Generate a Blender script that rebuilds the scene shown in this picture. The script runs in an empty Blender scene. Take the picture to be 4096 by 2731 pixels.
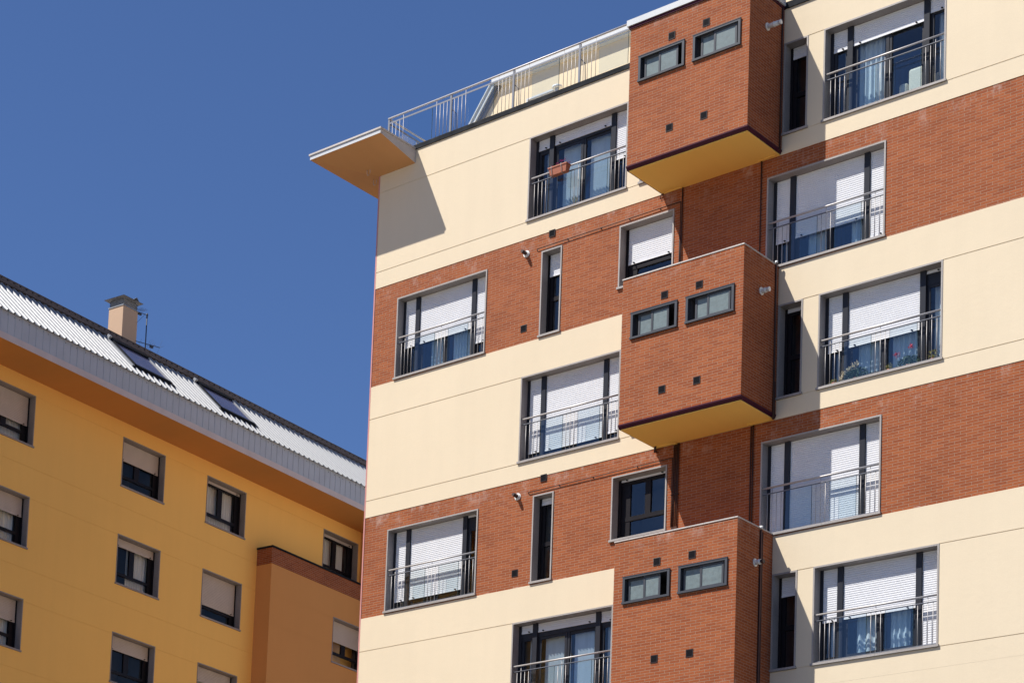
import bpy, math, random
from mathutils import Vector, Matrix
random.seed(7)
C = bpy.context.scene.collection
sc = bpy.context.scene

# ------------------------------------------------------------------ camera
def make_camera():
    yaw, pitch, roll = 0.8046, 0.1197, 0.0581
    cy, sy, cp, sp = math.cos(yaw), math.sin(yaw), math.cos(pitch), math.sin(pitch)
    f = Vector((-sy*cp, cy*cp, sp)); r0 = Vector((cy, sy, 0)); u0 = r0.cross(f)
    cr, sr = math.cos(roll), math.sin(roll)
    R = cr*r0 + sr*u0; U = -sr*r0 + cr*u0
    cam = bpy.data.cameras.new('camera'); o = bpy.data.objects.new('camera', cam); C.objects.link(o)
    m = Matrix((R, U, -f)).transposed().to_4x4(); m.translation = Vector((34.1198, -42.1174, 1.6))
    o.matrix_world = m
    cam.sensor_fit = 'HORIZONTAL'; cam.sensor_width = 36.0
    cam.lens = 9101.5/4096*36.0
    cam.shift_x = (2048-350.2)/4096; cam.shift_y = (3889.1-1365.5)/4096
    cam.clip_start = 0.1; cam.clip_end = 5000
    sc.camera = o
make_camera()

# ------------------------------------------------------------------ sky and sun
SUN = Vector((0.71, 1.0, -1.68)).normalized()
EL = math.asin(-SUN.z); AZ = math.atan2(-SUN.x, -SUN.y)
w = bpy.data.worlds.new('World'); sc.world = w; w.use_nodes = True
nt = w.node_tree; nt.nodes.clear()
sky = nt.nodes.new('ShaderNodeTexSky'); sky.sky_type = 'NISHITA'; sky.sun_disc = False
sky.sun_elevation = EL; sky.sun_rotation = AZ % (2*math.pi)
sky.altitude = 0.0; sky.air_density = 1.0; sky.dust_density = 0.0; sky.ozone_density = 10.0
bg = nt.nodes.new('ShaderNodeBackground'); bg.inputs['Strength'].default_value = 0.074
ow = nt.nodes.new('ShaderNodeOutputWorld')
wb = nt.nodes.new('ShaderNodeMix'); wb.data_type = 'RGBA'; wb.blend_type = 'MULTIPLY'; wb.inputs[0].default_value = 1
wb.inputs[7].default_value = (1.02, .985, 1.09, 1)          # white balance of the sky
nt.links.new(sky.outputs[0], wb.inputs[6]); nt.links.new(wb.outputs[2], bg.inputs[0]); nt.links.new(bg.outputs[0], ow.inputs[0])
ld = bpy.data.lights.new('sun', 'SUN'); ld.energy = 5.0; ld.angle = math.radians(0.5); ld.color = (1.0, 0.95, 0.87)
lo = bpy.data.objects.new('sun', ld); C.objects.link(lo); lo.location = (0, 0, 60)
lo.rotation_euler = SUN.to_track_quat('-Z', 'Y').to_euler()
sc.view_settings.view_transform = 'Standard'; sc.view_settings.look = 'None'
sc.view_settings.exposure = 0.45; sc.view_settings.gamma = 1.0
sc.cycles.use_denoising = True
sc.cycles.max_bounces = 8; sc.cycles.transparent_max_bounces = 12

# ------------------------------------------------------------------ materials
MATS = {}
def new_mat(name):
    m = bpy.data.materials.new(name); m.use_nodes = True
    b = m.node_tree.nodes['Principled BSDF']; MATS[name] = m
    return m, m.node_tree, b
def uvnode(nt):
    n = nt.nodes.new('ShaderNodeUVMap'); n.uv_map = 'UVMap'; return n
def noise(nt, src, scale, detail=4, rough=.55, sx=1, sy=1):
    mp = nt.nodes.new('ShaderNodeMapping'); mp.inputs['Scale'].default_value = (sx, sy, 1)
    nt.links.new(src, mp.inputs[0])
    n = nt.nodes.new('ShaderNodeTexNoise'); n.inputs['Scale'].default_value = scale
    n.inputs['Detail'].default_value = detail; n.inputs['Roughness'].default_value = rough
    nt.links.new(mp.outputs[0], n.inputs['Vector']); return n.outputs['Fac']
def ramp(nt, src, stops):
    r = nt.nodes.new('ShaderNodeValToRGB'); e = r.color_ramp.elements
    e[0].position, e[0].color = stops[0][0], (*stops[0][1], 1)
    e[1].position, e[1].color = stops[-1][0], (*stops[-1][1], 1)
    for p, c in stops[1:-1]:
        k = e.new(p); k.color = (*c, 1)
    nt.links.new(src, r.inputs[0]); return r.outputs[0]
def mix(nt, fac, a, b, mode='MIX'):
    m = nt.nodes.new('ShaderNodeMix'); m.data_type = 'RGBA'; m.blend_type = mode
    for s, v in ((m.inputs[0], fac), (m.inputs[6], a), (m.inputs[7], b)):
        if hasattr(v, 'links'): nt.links.new(v, s)
        elif isinstance(v, (int, float)): s.default_value = v
        else: s.default_value = (*v, 1)
    return m.outputs[2]
def bump(nt, b, h, strength, dist):
    n = nt.nodes.new('ShaderNodeBump'); n.inputs['Strength'].default_value = strength
    n.inputs['Distance'].default_value = dist
    nt.links.new(h, n.inputs['Height']); nt.links.new(n.outputs[0], b.inputs['Normal'])
def sc3(c, k): return tuple(min(1, v*k) for v in c)

def stucco(name, col, stain=.12, rough=.9):
    m, nt, b = new_mat(name); uv = uvnode(nt).outputs[0]
    big = noise(nt, uv, .35, 5, .6)
    streak = noise(nt, uv, 1.0, 4, .6, 3.0, .25)
    fine = noise(nt, uv, 45, 3, .6)
    c = ramp(nt, big, [(.3, sc3(col, 1-stain)), (.7, sc3(col, 1.0+stain*.4))])
    c = mix(nt, .5, c, ramp(nt, streak, [(.35, sc3(col, 1-stain*.5)), (.62, sc3(col, 1.01))]))
    c = mix(nt, .25, c, ramp(nt, fine, [(.3, sc3(col, .85)), (.7, sc3(col, 1.1))]))
    nt.links.new(c, b.inputs['Base Color']); b.inputs['Roughness'].default_value = rough
    b.inputs['Specular IOR Level'].default_value = .2
    lump = noise(nt, uv, 4.0, 6, .7)
    a = nt.nodes.new('ShaderNodeMath'); a.operation = 'MULTIPLY_ADD'; a.inputs[1].default_value = .15
    nt.links.new(fine, a.inputs[0]); nt.links.new(lump, a.inputs[2])
    bump(nt, b, a.outputs[0], .35, .012)
    return m

def brick(name, c1, c2, mortar, eff=.0, vshift=0.0):
    m, nt, b = new_mat(name); uv = uvnode(nt).outputs[0]
    mp = nt.nodes.new('ShaderNodeMapping'); mp.inputs['Location'].default_value = (0, vshift, 0)
    nt.links.new(uv, mp.inputs[0])
    # a slight waviness so the courses are not ruler-straight
    wn = nt.nodes.new('ShaderNodeTexNoise'); wn.inputs['Scale'].default_value = 9; nt.links.new(uv, wn.inputs['Vector'])
    wm = nt.nodes.new('ShaderNodeVectorMath'); wm.operation = 'MULTIPLY_ADD'; wm.inputs[1].default_value = (.010, .007, 0)
    nt.links.new(wn.outputs['Color'], wm.inputs[0]); nt.links.new(mp.outputs[0], wm.inputs[2])
    t = nt.nodes.new('ShaderNodeTexBrick'); t.offset = .5; t.inputs['Scale'].default_value = 1.0
    t.inputs['Brick Width'].default_value = .236; t.inputs['Row Height'].default_value = .0605
    t.inputs['Mortar Size'].default_value = .0045; t.inputs['Mortar Smooth'].default_value = .25
    t.inputs['Bias'].default_value = -.1
    t.inputs['Color1'].default_value = (*c1, 1); t.inputs['Color2'].default_value = (*c2, 1)
    t.inputs['Mortar'].default_value = (*mortar, 1)
    nt.links.new(wm.outputs[0], t.inputs[0])
    big = noise(nt, uv, .9, 5, .65)
    c = mix(nt, .75, t.outputs[0], ramp(nt, big, [(.3, (.80, .77, .75)), (.5, (1, 1, 1)), (.7, (1.0, .98, .92))]), 'MULTIPLY')
    fine = noise(nt, uv, 60, 3, .6)
    c = mix(nt, .5, c, ramp(nt, fine, [(.25, (.75, .75, .75)), (.75, (1, 1, 1))]), 'MULTIPLY')
    e = noise(nt, uv, 2.6, 8, .75)
    c = mix(nt, ramp(nt, e, [(.70, (0, 0, 0)), (.84, (.5+eff, .5+eff, .5+eff))]), c, (.62, .5, .44))
    # lime bloom washed down from the top courses of each band and bay
    sx = nt.nodes.new('ShaderNodeSeparateXYZ'); nt.links.new(uv, sx.inputs[0])
    def below(z0, depth):
        a = nt.nodes.new('ShaderNodeMath'); a.operation = 'SUBTRACT'; a.inputs[0].default_value = z0; nt.links.new(sx.outputs[1], a.inputs[1])
        q = nt.nodes.new('ShaderNodeMath'); q.operation = 'FLOORED_MODULO'; q.inputs[1].default_value = 5.9; nt.links.new(a.outputs[0], q.inputs[0])
        k = nt.nodes.new('ShaderNodeMapRange'); k.inputs['From Min'].default_value = 0; k.inputs['From Max'].default_value = depth
        k.inputs['To Min'].default_value = 1; k.inputs['To Max'].default_value = 0; nt.links.new(q.outputs[0], k.inputs['Value']); return k.outputs[0]
    bl = ramp(nt, noise(nt, uv, 1.6, 8, .78, 1.6, 1.0), [(.52, (0, 0, 0)), (.74, (.75, .75, .75))])
    for z0, dp in ((25.69, .55), (23.17, .30)):
        m2 = nt.nodes.new('ShaderNodeMath'); m2.operation = 'MULTIPLY'; nt.links.new(bl, m2.inputs[0]); nt.links.new(below(z0, dp), m2.inputs[1])
        c = mix(nt, m2.outputs[0], c, (.58, .47, .42))
    nt.links.new(c, b.inputs['Base Color']); b.inputs['Roughness'].default_value = .85
    b.inputs['Specular IOR Level'].default_value = .25
    inv = nt.nodes.new('ShaderNodeMath'); inv.operation = 'SUBTRACT'; inv.inputs[0].default_value = 1
    nt.links.new(t.outputs['Fac'], inv.inputs[1])
    a = nt.nodes.new('ShaderNodeMath'); a.operation = 'MULTIPLY_ADD'; a.inputs[1].default_value = .3
    nt.links.new(fine, a.inputs[0]); nt.links.new(inv.outputs[0], a.inputs[2])
    bump(nt, b, a.outputs[0], .9, .008)
    return m

def plain(name, col, rough=.5, metal=0., var=.12, scale=6., spec=.5, bmp=0.):
    m, nt, b = new_mat(name); uv = uvnode(nt).outputs[0]
    n = noise(nt, uv, scale, 5, .6)
    nt.links.new(ramp(nt, n, [(.3, sc3(col, 1-var)), (.7, sc3(col, 1+var*.5))]), b.inputs['Base Color'])
    b.inputs['Metallic'].default_value = metal; b.inputs['Specular IOR Level'].default_value = spec
    r = ramp(nt, n, [(.3, (min(1, rough*1.15),)*3), (.7, (rough*.85,)*3)])
    nt.links.new(r, b.inputs['Roughness'])
    if bmp: bump(nt, b, n, bmp, .01)
    return m

def granite(name, col):
    m, nt, b = new_mat(name); uv = uvnode(nt).outputs[0]
    n = noise(nt, uv, 70, 3, .7); g = noise(nt, uv, 1.5, 5, .6)
    c = ramp(nt, n, [(.35, sc3(col, .6)), (.5, col), (.65, sc3(col, 1.35))])
    c = mix(nt, .6, c, ramp(nt, g, [(.3, (.7, .68, .66)), (.65, (1, 1, 1))]), 'MULTIPLY')
    nt.links.new(c, b.inputs['Base Color']); b.inputs['Roughness'].default_value = .6
    return m

def glass(name, tint, glossmix=.0, ior=1.5, spec_rough=.02, wob=.15, mul=1.2, gcol=(.95,.97,1)):
    m = bpy.data.materials.new(name); m.use_nodes = True; nt = m.node_tree; nt.nodes.clear(); MATS[name] = m
    o = nt.nodes.new('ShaderNodeOutputMaterial'); mx = nt.nodes.new('ShaderNodeMixShader')
    tr = nt.nodes.new('ShaderNodeBsdfTransparent'); tr.inputs[0].default_value = (*tint, 1)
    gl = nt.nodes.new('ShaderNodeBsdfGlossy'); gl.inputs['Roughness'].default_value = spec_rough
    gl.inputs[0].default_value = (*gcol, 1)
    fr = nt.nodes.new('ShaderNodeFresnel')
    ge = nt.nodes.new('ShaderNodeNewGeometry'); io = nt.nodes.new('ShaderNodeMapRange')   # a pane is thin: same reflectance from both sides
    io.inputs['To Min'].default_value = ior; io.inputs['To Max'].default_value = 1/ior
    nt.links.new(ge.outputs['Backfacing'], io.inputs['Value']); nt.links.new(io.outputs[0], fr.inputs[0])
    a = nt.nodes.new('ShaderNodeMath'); a.operation = 'MULTIPLY_ADD'; a.use_clamp = True
    a.inputs[1].default_value = mul; a.inputs[2].default_value = glossmix
    uv = uvnode(nt).outputs[0]; n = noise(nt, uv, 1.3, 2, .5)
    bp = nt.nodes.new('ShaderNodeBump'); bp.inputs['Strength'].default_value = wob; bp.inputs['Distance'].default_value = .02
    nt.links.new(n, bp.inputs['Height']); nt.links.new(bp.outputs[0], gl.inputs['Normal'])
    nt.links.new(fr.outputs[0], a.inputs[0]); nt.links.new(a.outputs[0], mx.inputs[0])
    nt.links.new(tr.outputs[0], mx.inputs[1]); nt.links.new(gl.outputs[0], mx.inputs[2]); nt.links.new(mx.outputs[0], o.inputs[0])
    return m

def cloth(name, col, transl=.45):
    m = bpy.data.materials.new(name); m.use_nodes = True; nt = m.node_tree; nt.nodes.clear(); MATS[name] = m
    o = nt.nodes.new('ShaderNodeOutputMaterial'); mx = nt.nodes.new('ShaderNodeMixShader'); mx.inputs[0].default_value = transl
    d = nt.nodes.new('ShaderNodeBsdfDiffuse'); t = nt.nodes.new('ShaderNodeBsdfTranslucent')
    uv = uvnode(nt).outputs[0]; n = noise(nt, uv, 3, 4, .6, 4, .5)
    c = ramp(nt, n, [(.3, sc3(col, .85)), (.7, col)])
    nt.links.new(c, d.inputs[0]); nt.links.new(c, t.inputs[0])
    nt.links.new(d.outputs[0], mx.inputs[1]); nt.links.new(t.outputs[0], mx.inputs[2]); nt.links.new(mx.outputs[0], o.inputs[0])
    return m

CREAM = stucco('cream_stucco', (.70, .595, .435), .08)
CREAM2 = stucco('cream_attic', (.70, .59, .42), .08)
BRICK = brick('facing_brick', (.275, .070, .023), (.365, .103, .033), (.40, .27, .19))
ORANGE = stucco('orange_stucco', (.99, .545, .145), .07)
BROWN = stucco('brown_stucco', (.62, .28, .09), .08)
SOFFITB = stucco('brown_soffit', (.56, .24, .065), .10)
CANSOF = stucco('canopy_soffit_paint', (.66, .37, .17), .14)
YELSOF = stucco('yellow_soffit', (.93, .60, .15), .06)
STONE = granite('grey_granite', (.34, .315, .30))
STONEB = granite('brown_granite', (.30, .255, .235))
DARKAL = plain('dark_aluminium', (.030, .032, .040), .38, 0, .15, 5, .15)
BLACKAL = plain('black_frame', (.012, .010, .012), .45, 0, .2, 5, .15)
GREYAL = plain('grey_aluminium', (.055, .060, .072), .45, .0, .2, 4, .3)
SHUT = plain('white_shutter', (.69, .70, .73), .45, 0, .06, 3)
SHUTB = plain('beige_shutter', (.52, .42, .35), .55, 0, .06, 3)
STEEL = plain('brushed_steel', (.46, .44, .43), .5, .35, .08, 30)
RAILS = plain('grey_rail_metal', (.17, .18, .21), .5, .2, .1, 12)
PURPLE = plain('purple_trim', (.055, .008, .022), .45, 0, .2, 4, .15)
PINK = plain('pink_corner_bead', (.52, .22, .20), .6, 0, .1, 4)
ZINC = plain('dark_zinc', (.009, .011, .015), .75, .0, .15, 3, .15)
WHITEM = plain('white_metal', (.52, .54, .56), .5, 0, .07, 2)
CAPGREY = plain('canopy_edge', (.50, .46, .43), .7, 0, .12, 2)
CORR = plain('corrugated_zinc', (.31, .32, .335), .45, .0, .10, 3)
FASC = plain('fascia_sheet', (.46, .48, .52), .6, .0, .06, 2)
BEAM = plain('eaves_beam', (.62, .52, .50), .8, 0, .08, 2)
EAVE = plain('ridge_trim', (.15, .125, .115), .8, 0, .3, 8, .2)
CHIM = stucco('chimney_render', (.54, .37, .25), .06)
FROST = plain('frosted_glass', (.17, .21, .21), .3, 0, .25, 9, .5)
PIPE = plain('brown_pipe', (.055, .030, .026), .5, 0, .2, 8, .15)
CABLE = plain('black_cable', (.02, .015, .015), .6, 0, .2, 8)
FLUEW = plain('white_flue', (.72, .72, .70), .45, 0, .08, 8)
FLUEB = plain('brown_flue', (.07, .035, .028), .6, 0, .3, 10)
VENTB = plain('vent_black', (.016, .014, .016), .5, 0, .3, 30, .15)
VENTF = plain('vent_rim', (.035, .027, .03), .5, 0, .3, 10, .2)
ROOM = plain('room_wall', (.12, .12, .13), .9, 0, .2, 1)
GLASS = glass('window_glass', (.84, .91, .95), .02, 1.5)
GLASSL = glass('tinted_reflection_glass', (.93, .93, .92), .0, 1.5, .02, .15, .9, (.85, .72, .62))  # warm gloss tint stands in for reflected buildings, muting the blue sky
GLASSR = glass('railing_glass', (.84, .91, .93), .05, 1.35, .03, .05)
GEDGE = plain('glass_edge', (.03, .06, .07), .2, 0, .1, 5)
SKYG = plain('skylight_glass', (.11, .10, .15), .15, 0, .2, 1, .35)
CURT = cloth('sheer_curtain', (.80, .86, .90), .25)
CURTW = cloth('warm_curtain', (.88, .86, .80), .15)
TERRA = plain('terracotta_plastic', (.40, .135, .075), .6, 0, .1, 10)
MAGPOT = plain('magenta_pot', (.35, .03, .14), .4, 0, .1, 10)
LEAF = plain('leaf_green', (.055, .10, .035), .6, 0, .5, 40)
LEAFB = plain('leaf_blue_green', (.07, .13, .09), .6, 0, .5, 40)
LEAFY = plain('leaf_yellow_green', (.22, .22, .06), .6, 0, .5, 40)
PINKF = plain('magenta_petals', (.45, .03, .22), .6, 0, .3, 40)
REDF = plain('red_petals', (.55, .03, .07), .6, 0, .3, 40)
WHITEF = plain('cream_petals', (.72, .66, .52), .6, 0, .15, 40)
ASPH = plain('asphalt', (.055, .055, .055), .9, 0, .2, 2)
PAVE = plain('pale_bounce_paving', (.62, .55, .43), .9, 0, .15, 1)  # unseen ground, made pale to bounce light onto the orange wall

# ------------------------------------------------------------------ mesh builder
class MB:
    def __init__(s): s.v = []; s.f = []; s.m = []; s.sm = []
    def poly(s, pts, mi=0, smooth=False):
        n = len(s.v); s.v += [tuple(p) for p in pts]; s.f.append(tuple(range(n, n+len(pts)))); s.m.append(mi); s.sm.append(smooth)
    def box(s, x0, x1, y0, y1, z0, z1, mi=0, skip=''):
        if x0 > x1: x0, x1 = x1, x0
        if y0 > y1: y0, y1 = y1, y0
        if z0 > z1: z0, z1 = z1, z0
        n = len(s.v)
        s.v += [(x0,y0,z0),(x1,y0,z0),(x1,y1,z0),(x0,y1,z0),(x0,y0,z1),(x1,y0,z1),(x1,y1,z1),(x0,y1,z1)]
        F = {'d':(0,3,2,1),'u':(4,5,6,7),'f':(0,1,5,4),'r':(1,2,6,5),'b':(2,3,7,6),'l':(3,0,4,7)}
        for k, q in F.items():
            if k in skip: continue
            s.f.append(tuple(n+i for i in q)); s.m.append(mi); s.sm.append(False)
        return s
    def prism(s, prof, axis, a, b, mi=0, smooth=False, caps=True):
        """closed profile extruded along an axis; prof in the two other axes"""
        def P(t, p):
            return (t, p[0], p[1]) if axis == 'x' else ((p[0], t, p[1]) if axis == 'y' else (p[0], p[1], t))
        n = len(s.v); k = len(prof)
        s.v += [P(a, p) for p in prof] + [P(b, p) for p in prof]
        for i in range(k):
            j = (i+1) % k
            s.f.append((n+i, n+j, n+k+j, n+k+i)); s.m.append(mi); s.sm.append(smooth)
        if caps:
            s.f.append(tuple(n+i for i in reversed(range(k)))); s.m.append(mi); s.sm.append(False)
            s.f.append(tuple(n+k+i for i in range(k))); s.m.append(mi); s.sm.append(False)
        return s
    def tube(s, pts, r, n=8, mi=0, r2=None, caps=True):
        pts = [Vector(p) for p in pts]; rings = []
        for i, p in enumerate(pts):
            d = (pts[min(i+1, len(pts)-1)] - pts[max(i-1, 0)]).normalized()
            up = Vector((0, 0, 1)) if abs(d.z) < .9 else Vector((1, 0, 0))
            a = d.cross(up).normalized(); b = a.cross(d).normalized()
            rr = r if r2 is None else r + (r2-r)*i/(len(pts)-1)
            st = len(s.v)
            for k in range(n):
                t = 2*math.pi*k/n; q = p + a*math.cos(t)*rr + b*math.sin(t)*rr; s.v.append(tuple(q))
            rings.append(st)
        for i in range(len(rings)-1):
            for k in range(n):
                k2 = (k+1) % n
                s.f.append((rings[i]+k, rings[i]+k2, rings[i+1]+k2, rings[i+1]+k)); s.m.append(mi); s.sm.append(True)
        if caps:
            s.f.append(tuple(rings[0]+k for k in reversed(range(n)))); s.m.append(mi); s.sm.append(False)
            s.f.append(tuple(rings[-1]+k for k in range(n))); s.m.append(mi); s.sm.append(False)
        return s
    def leaf(s, p, size, mi=0, flat=0.):
        a = Vector((random.gauss(0,1), random.gauss(0,1), random.gauss(0,1)*(1-flat))).normalized()
        b = a.cross(Vector((random.random(), random.random(), random.random()+.1))).normalized()
        L = size*random.uniform(.6, 1.2); W = L*.45; p = Vector(p)
        s.poly([p-a*L*.5, p+b*W*.5, p+a*L*.5, p-b*W*.5], mi)
    def build(s, name, mats, parent=None, label=None, loc=None):
        if not isinstance(mats, (list, tuple)): mats = [mats]
        me = bpy.data.meshes.new(name); me.from_pydata(s.v, [], s.f)
        for m in mats: me.materials.append(m)
        me.polygons.foreach_set('material_index', s.m); me.polygons.foreach_set('use_smooth', s.sm)
        uv = me.uv_layers.new(name='UVMap'); me.update()
        for p in me.polygons:
            nx, ny, nz = abs(p.normal.x), abs(p.normal.y), abs(p.normal.z)
            for li in p.loop_indices:
                v = me.vertices[me.loops[li].vertex_index].co
                if nz > .75: q = (v.x, v.y)
                elif ny >= nx: q = (v.x, v.z)
                else: q = (v.y+.118, v.z)
                uv.data[li].uv = q
        o = bpy.data.objects.new(name, me); C.objects.link(o)
        if parent: o.parent = parent
        if loc: o.location = loc
        if label: o['label'] = label
        return o

def empty(name, loc=(0,0,0), rz=0, label=None, cat=None, group=None):
    o = bpy.data.objects.new(name, None); C.objects.link(o); o.location = loc; o.rotation_euler = (0, 0, rz)
    o.empty_display_size = .5
    if label: o['label'] = label
    if cat: o['category'] = cat
    if group: o['group'] = group
    return o
def tag(o, label=None, cat=None, group=None, kind=None):
    if label: o['label'] = label
    if cat: o['category'] = cat
    if group: o['group'] = group
    if kind: o['kind'] = kind
    return o

def wall_grid(mb, x0, x1, zc, holes, y=0., mi=0):
    """front skin with real openings; holes = (x0,x1,z0,z1); zc = (z0,z1)"""
    z0, z1 = zc
    xs = sorted({x0, x1, *[h[0] for h in holes], *[h[1] for h in holes]}); xs = [v for v in xs if x0 <= v <= x1]
    zs = sorted({z0, z1, *[h[2] for h in holes], *[h[3] for h in holes]}); zs = [v for v in zs if z0 <= v <= z1]
    for i in range(len(xs)-1):
        for j in range(len(zs)-1):
            cx, cz = (xs[i]+xs[i+1])/2, (zs[j]+zs[j+1])/2
            if any(h[0] < cx < h[1] and h[2] < cz < h[3] for h in holes): continue
            mb.poly([(xs[i],y,zs[j]),(xs[i+1],y,zs[j]),(xs[i+1],y,zs[j+1]),(xs[i],y,zs[j+1])], mi)

# ------------------------------------------------------------------ ground
g = MB(); g.poly([(-600,-600,0),(600,-600,0),(600,600,0),(-600,600,0)]); tag(g.build('ground', PAVE), kind='structure')
g = MB(); g.poly([(-1,-90,.004),(200,-90,.004),(200,-.02,.004),(-1,-.02,.004)]); tag(g.build('low_bounce_ground', ASPH), kind='structure')  # unseen dark sheet, added to cut ground bounce onto the main facade
g = MB(); g.poly([(-200,-69,.008),(200,-69,.008),(200,-60,.008),(-200,-60,.008)]); tag(g.build('road', ASPH), kind='structure')
g = MB(); g.box(-200,200,-59.99,-59.85,0,.13); tag(g.build('kerb', STONE), kind='structure')

# ================================================================== MAIN BUILDING
B = empty('apartment_building', (0,0,0), 0, 'tall cream and red brick apartment building with three projecting brick bays', 'apartment building')
XW = -.714; XE = 30.0; H2 = 5.9; ZR = 29.06
def zb(k): return 23.16 - H2*k     # sill level of brick storeys
def zc(k): return 26.11 - H2*k     # sill level of cream storeys
WX = dict(wa=0., wb=3.79, wn=4.24, wm=6.35, wr=10.03, ws=11.29, wt=10.36, wp=6.83)
holes = []
for k in (0, 1):
    holes += [(0,2.70,zb(k),zb(k)+2.10), (4.24,4.81,zb(k),zb(k)+2.10), (6.35,7.76,zb(k)+.59,zb(k)+2.10), (10.03,12.73,zb(k),zb(k)+2.10)]
for k in (0, 1, 2):
    holes += [(3.79,6.47,zc(k),zc(k)+2.10), (11.29,13.99,zc(k),zc(k)+2.10), (10.36,10.93,zc(k),zc(k)+2.10), (6.83,7.40,zc(k),zc(k)+2.10)]
holes = [(a+.01,b-.01,c+.01,d-.01) for a,b,c,d in holes]
# brick and cream bands (cream a few mm proud, with joint grooves)
k = 0; bands = []
z = 23.14
while z > 15:
    bands.append((z, z+2.55)); z -= H2
for (a, b) in bands:
    mb = MB(); wall_grid(mb, XW, XE, (max(a, 0), b), holes, 0.0)
    mb.poly([(XW,0,max(a,0)),(XW,12,max(a,0)),(XW,12,b),(XW,0,b)])
    mb.build('brick_band', BRICK, B)
GR = .020
def cream_band(a, b):
    # a = bottom, b = top, grooves at the sill line and at the lintel line
    mb = MB(); zs = a + .425; zt = zs + 2.10 - .01
    edges = [(a, zs-GR/2), (zs+GR/2, zt-GR/2), (zt+GR/2, b)]
    for (p, q) in edges:
        if q <= 0: continue
        wall_grid(mb, XW-.004, XE, (max(p, 0), q), holes, -.010)
    for zg in (zs, zt):
        if zg > 0:
            for x0, x1 in ((XW, 3.79), (6.47, 10.36), (10.93, 11.29), (13.99, XE)):
                mb.poly([(x0,-.001,zg-GR/2),(x1,-.001,zg-GR/2),(x1,-.001,zg+GR/2),(x0,-.001,zg+GR/2)])
                mb.poly([(x0,-.010,zg-GR/2),(x1,-.010,zg-GR/2),(x1,-.001,zg-GR/2),(x0,-.001,zg-GR/2)])
                mb.poly([(x0,-.010,zg+GR/2),(x0,-.001,zg+GR/2),(x1,-.001,zg+GR/2),(x1,-.010,zg+GR/2)])
    for zz in (a, b):
        if zz > 14: mb.poly([(XW-.004,-.010,zz),(XE,-.010,zz),(XE,.0,zz),(XW-.004,.0,zz)])
    mb.poly([(XW-.004,-.010,max(a,0)),(XW-.004,12,max(a,0)),(XW-.004,12,b),(XW-.004,-.010,b)])
    mb.build('cream_band', CREAM, B)
cream_band(25.69, ZR-.03); cream_band(19.79, 23.14); cream_band(13.89, 17.24)
mb = MB(); wall_grid(mb, XW-.004, XE, (0, 13.888), [], -.010); mb.poly([(XW-.004,-.010,0),(XW-.004,12,0),(XW-.004,12,13.888),(XW-.004,-.010,13.888)])
mb.build('lower_wall', CREAM, B)
# rest of the volume: east, north, roof deck
mb = MB()
mb.poly([(XE,0,0),(XE,12,0),(XE,12,ZR),(XE,0,ZR)]); mb.poly([(XE,12,0),(XW,12,0),(XW,12,ZR),(XE,12,ZR)])
mb.poly([(XW,.02,ZR-.05),(XE,.02,ZR-.05),(XE,12,ZR-.05),(XW,12,ZR-.05)])
mb.build('rear_wall', CREAM2, B)
MB().box(XW-.045, XW-.006, -.012, .05, 0, 28.66).build('corner_bead', PINK, B)
# parapet capping, dark zinc with drip
mb = MB()
mb.prism([(-.04,29.01),(-.04,29.12),(-.03,29.135),(.30,29.15),(.30,29.03),(-.015,29.03),(-.015,29.01)], 'x', XW-.03, 7.43)
mb.prism([(-.045,29.00),(-.045,29.13),(-.03,29.15),(.30,29.17),(.30,29.03),(-.015,29.03),(-.015,29.00)], 'x', 10.36, XE)
mb.build('parapet_capping', ZINC, B)

# ------------------------------------------------------------------ windows
def slats(mb, x0, x1, zt, zbm, y, pitch=.047, mi=0):
    n = max(1, int(round((zt-zbm)/pitch))); p = (zt-zbm)/n
    for i in range(n):
        a = zbm + i*p; b = a + p
        pr = [(y-.001,a+.001),(y-.007,a+p*.25),(y-.008,a+p*.75),(y-.001,b-.002),(y+.006,b-.002),(y+.006,a+.001)]
        mb.prism(pr, 'x', x0, x1, mi, False)
def shutter(parent, x0, x1, zt, zbm, y, mat=SHUT, stops=True):
    mb = MB()
    slats(mb, x0, x1, zt, zbm+.045, y)
    mb.box(x0, x1, y-.013, y+.006, zbm, zbm+.043)          # end lath
    mb.poly([(x0,y+.012,zbm+.01),(x1,y+.012,zbm+.01),(x1,y+.012,zt),(x0,y+.012,zt)])
    if stops:
        for xs in ([x1-.12] if x1-x0 < .6 else [x0+.14, x1-.18]):
            mb.box(xs, xs+.03, y-.06, y-.013, zbm+.012, zbm+.03, 1)
    return mb.build('roller_shutter', [mat, BLACKAL], parent)
def curtain(parent, x0, x1, z0, z1, y, mat, wave=.09, amp=.03, blinds=False):
    mb = MB()
    if blinds:
        x = x0; i = 0
        while x < x1-.02:
            zz = z0 + (.10 if (i % 3) else .0) + random.uniform(-.01, .03)
            mb.prism([(x, y-.02),(x+wave*.78, y+.02),(x+wave*.80, y+.025),(x+.002, y-.015)], 'z', zz, z1)
            x += wave; i += 1
    else:
        n = int((x1-x0)/.012); ph = random.random()*6
        pts = []
        for i in range(n+1):
            x = x0 + (x1-x0)*i/n
            pts.append((x, y + amp*math.sin(2*math.pi*x/wave + ph + 1.2*math.sin(x*7+ph))))
        for i in range(n):
            a, b = pts[i], pts[i+1]
            mb.poly([(a[0],a[1],z0),(b[0],b[1],z0),(b[0],b[1],z1),(a[0],a[1],z1)], 0, True)
    return mb.build('curtain', mat, parent)
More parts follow.
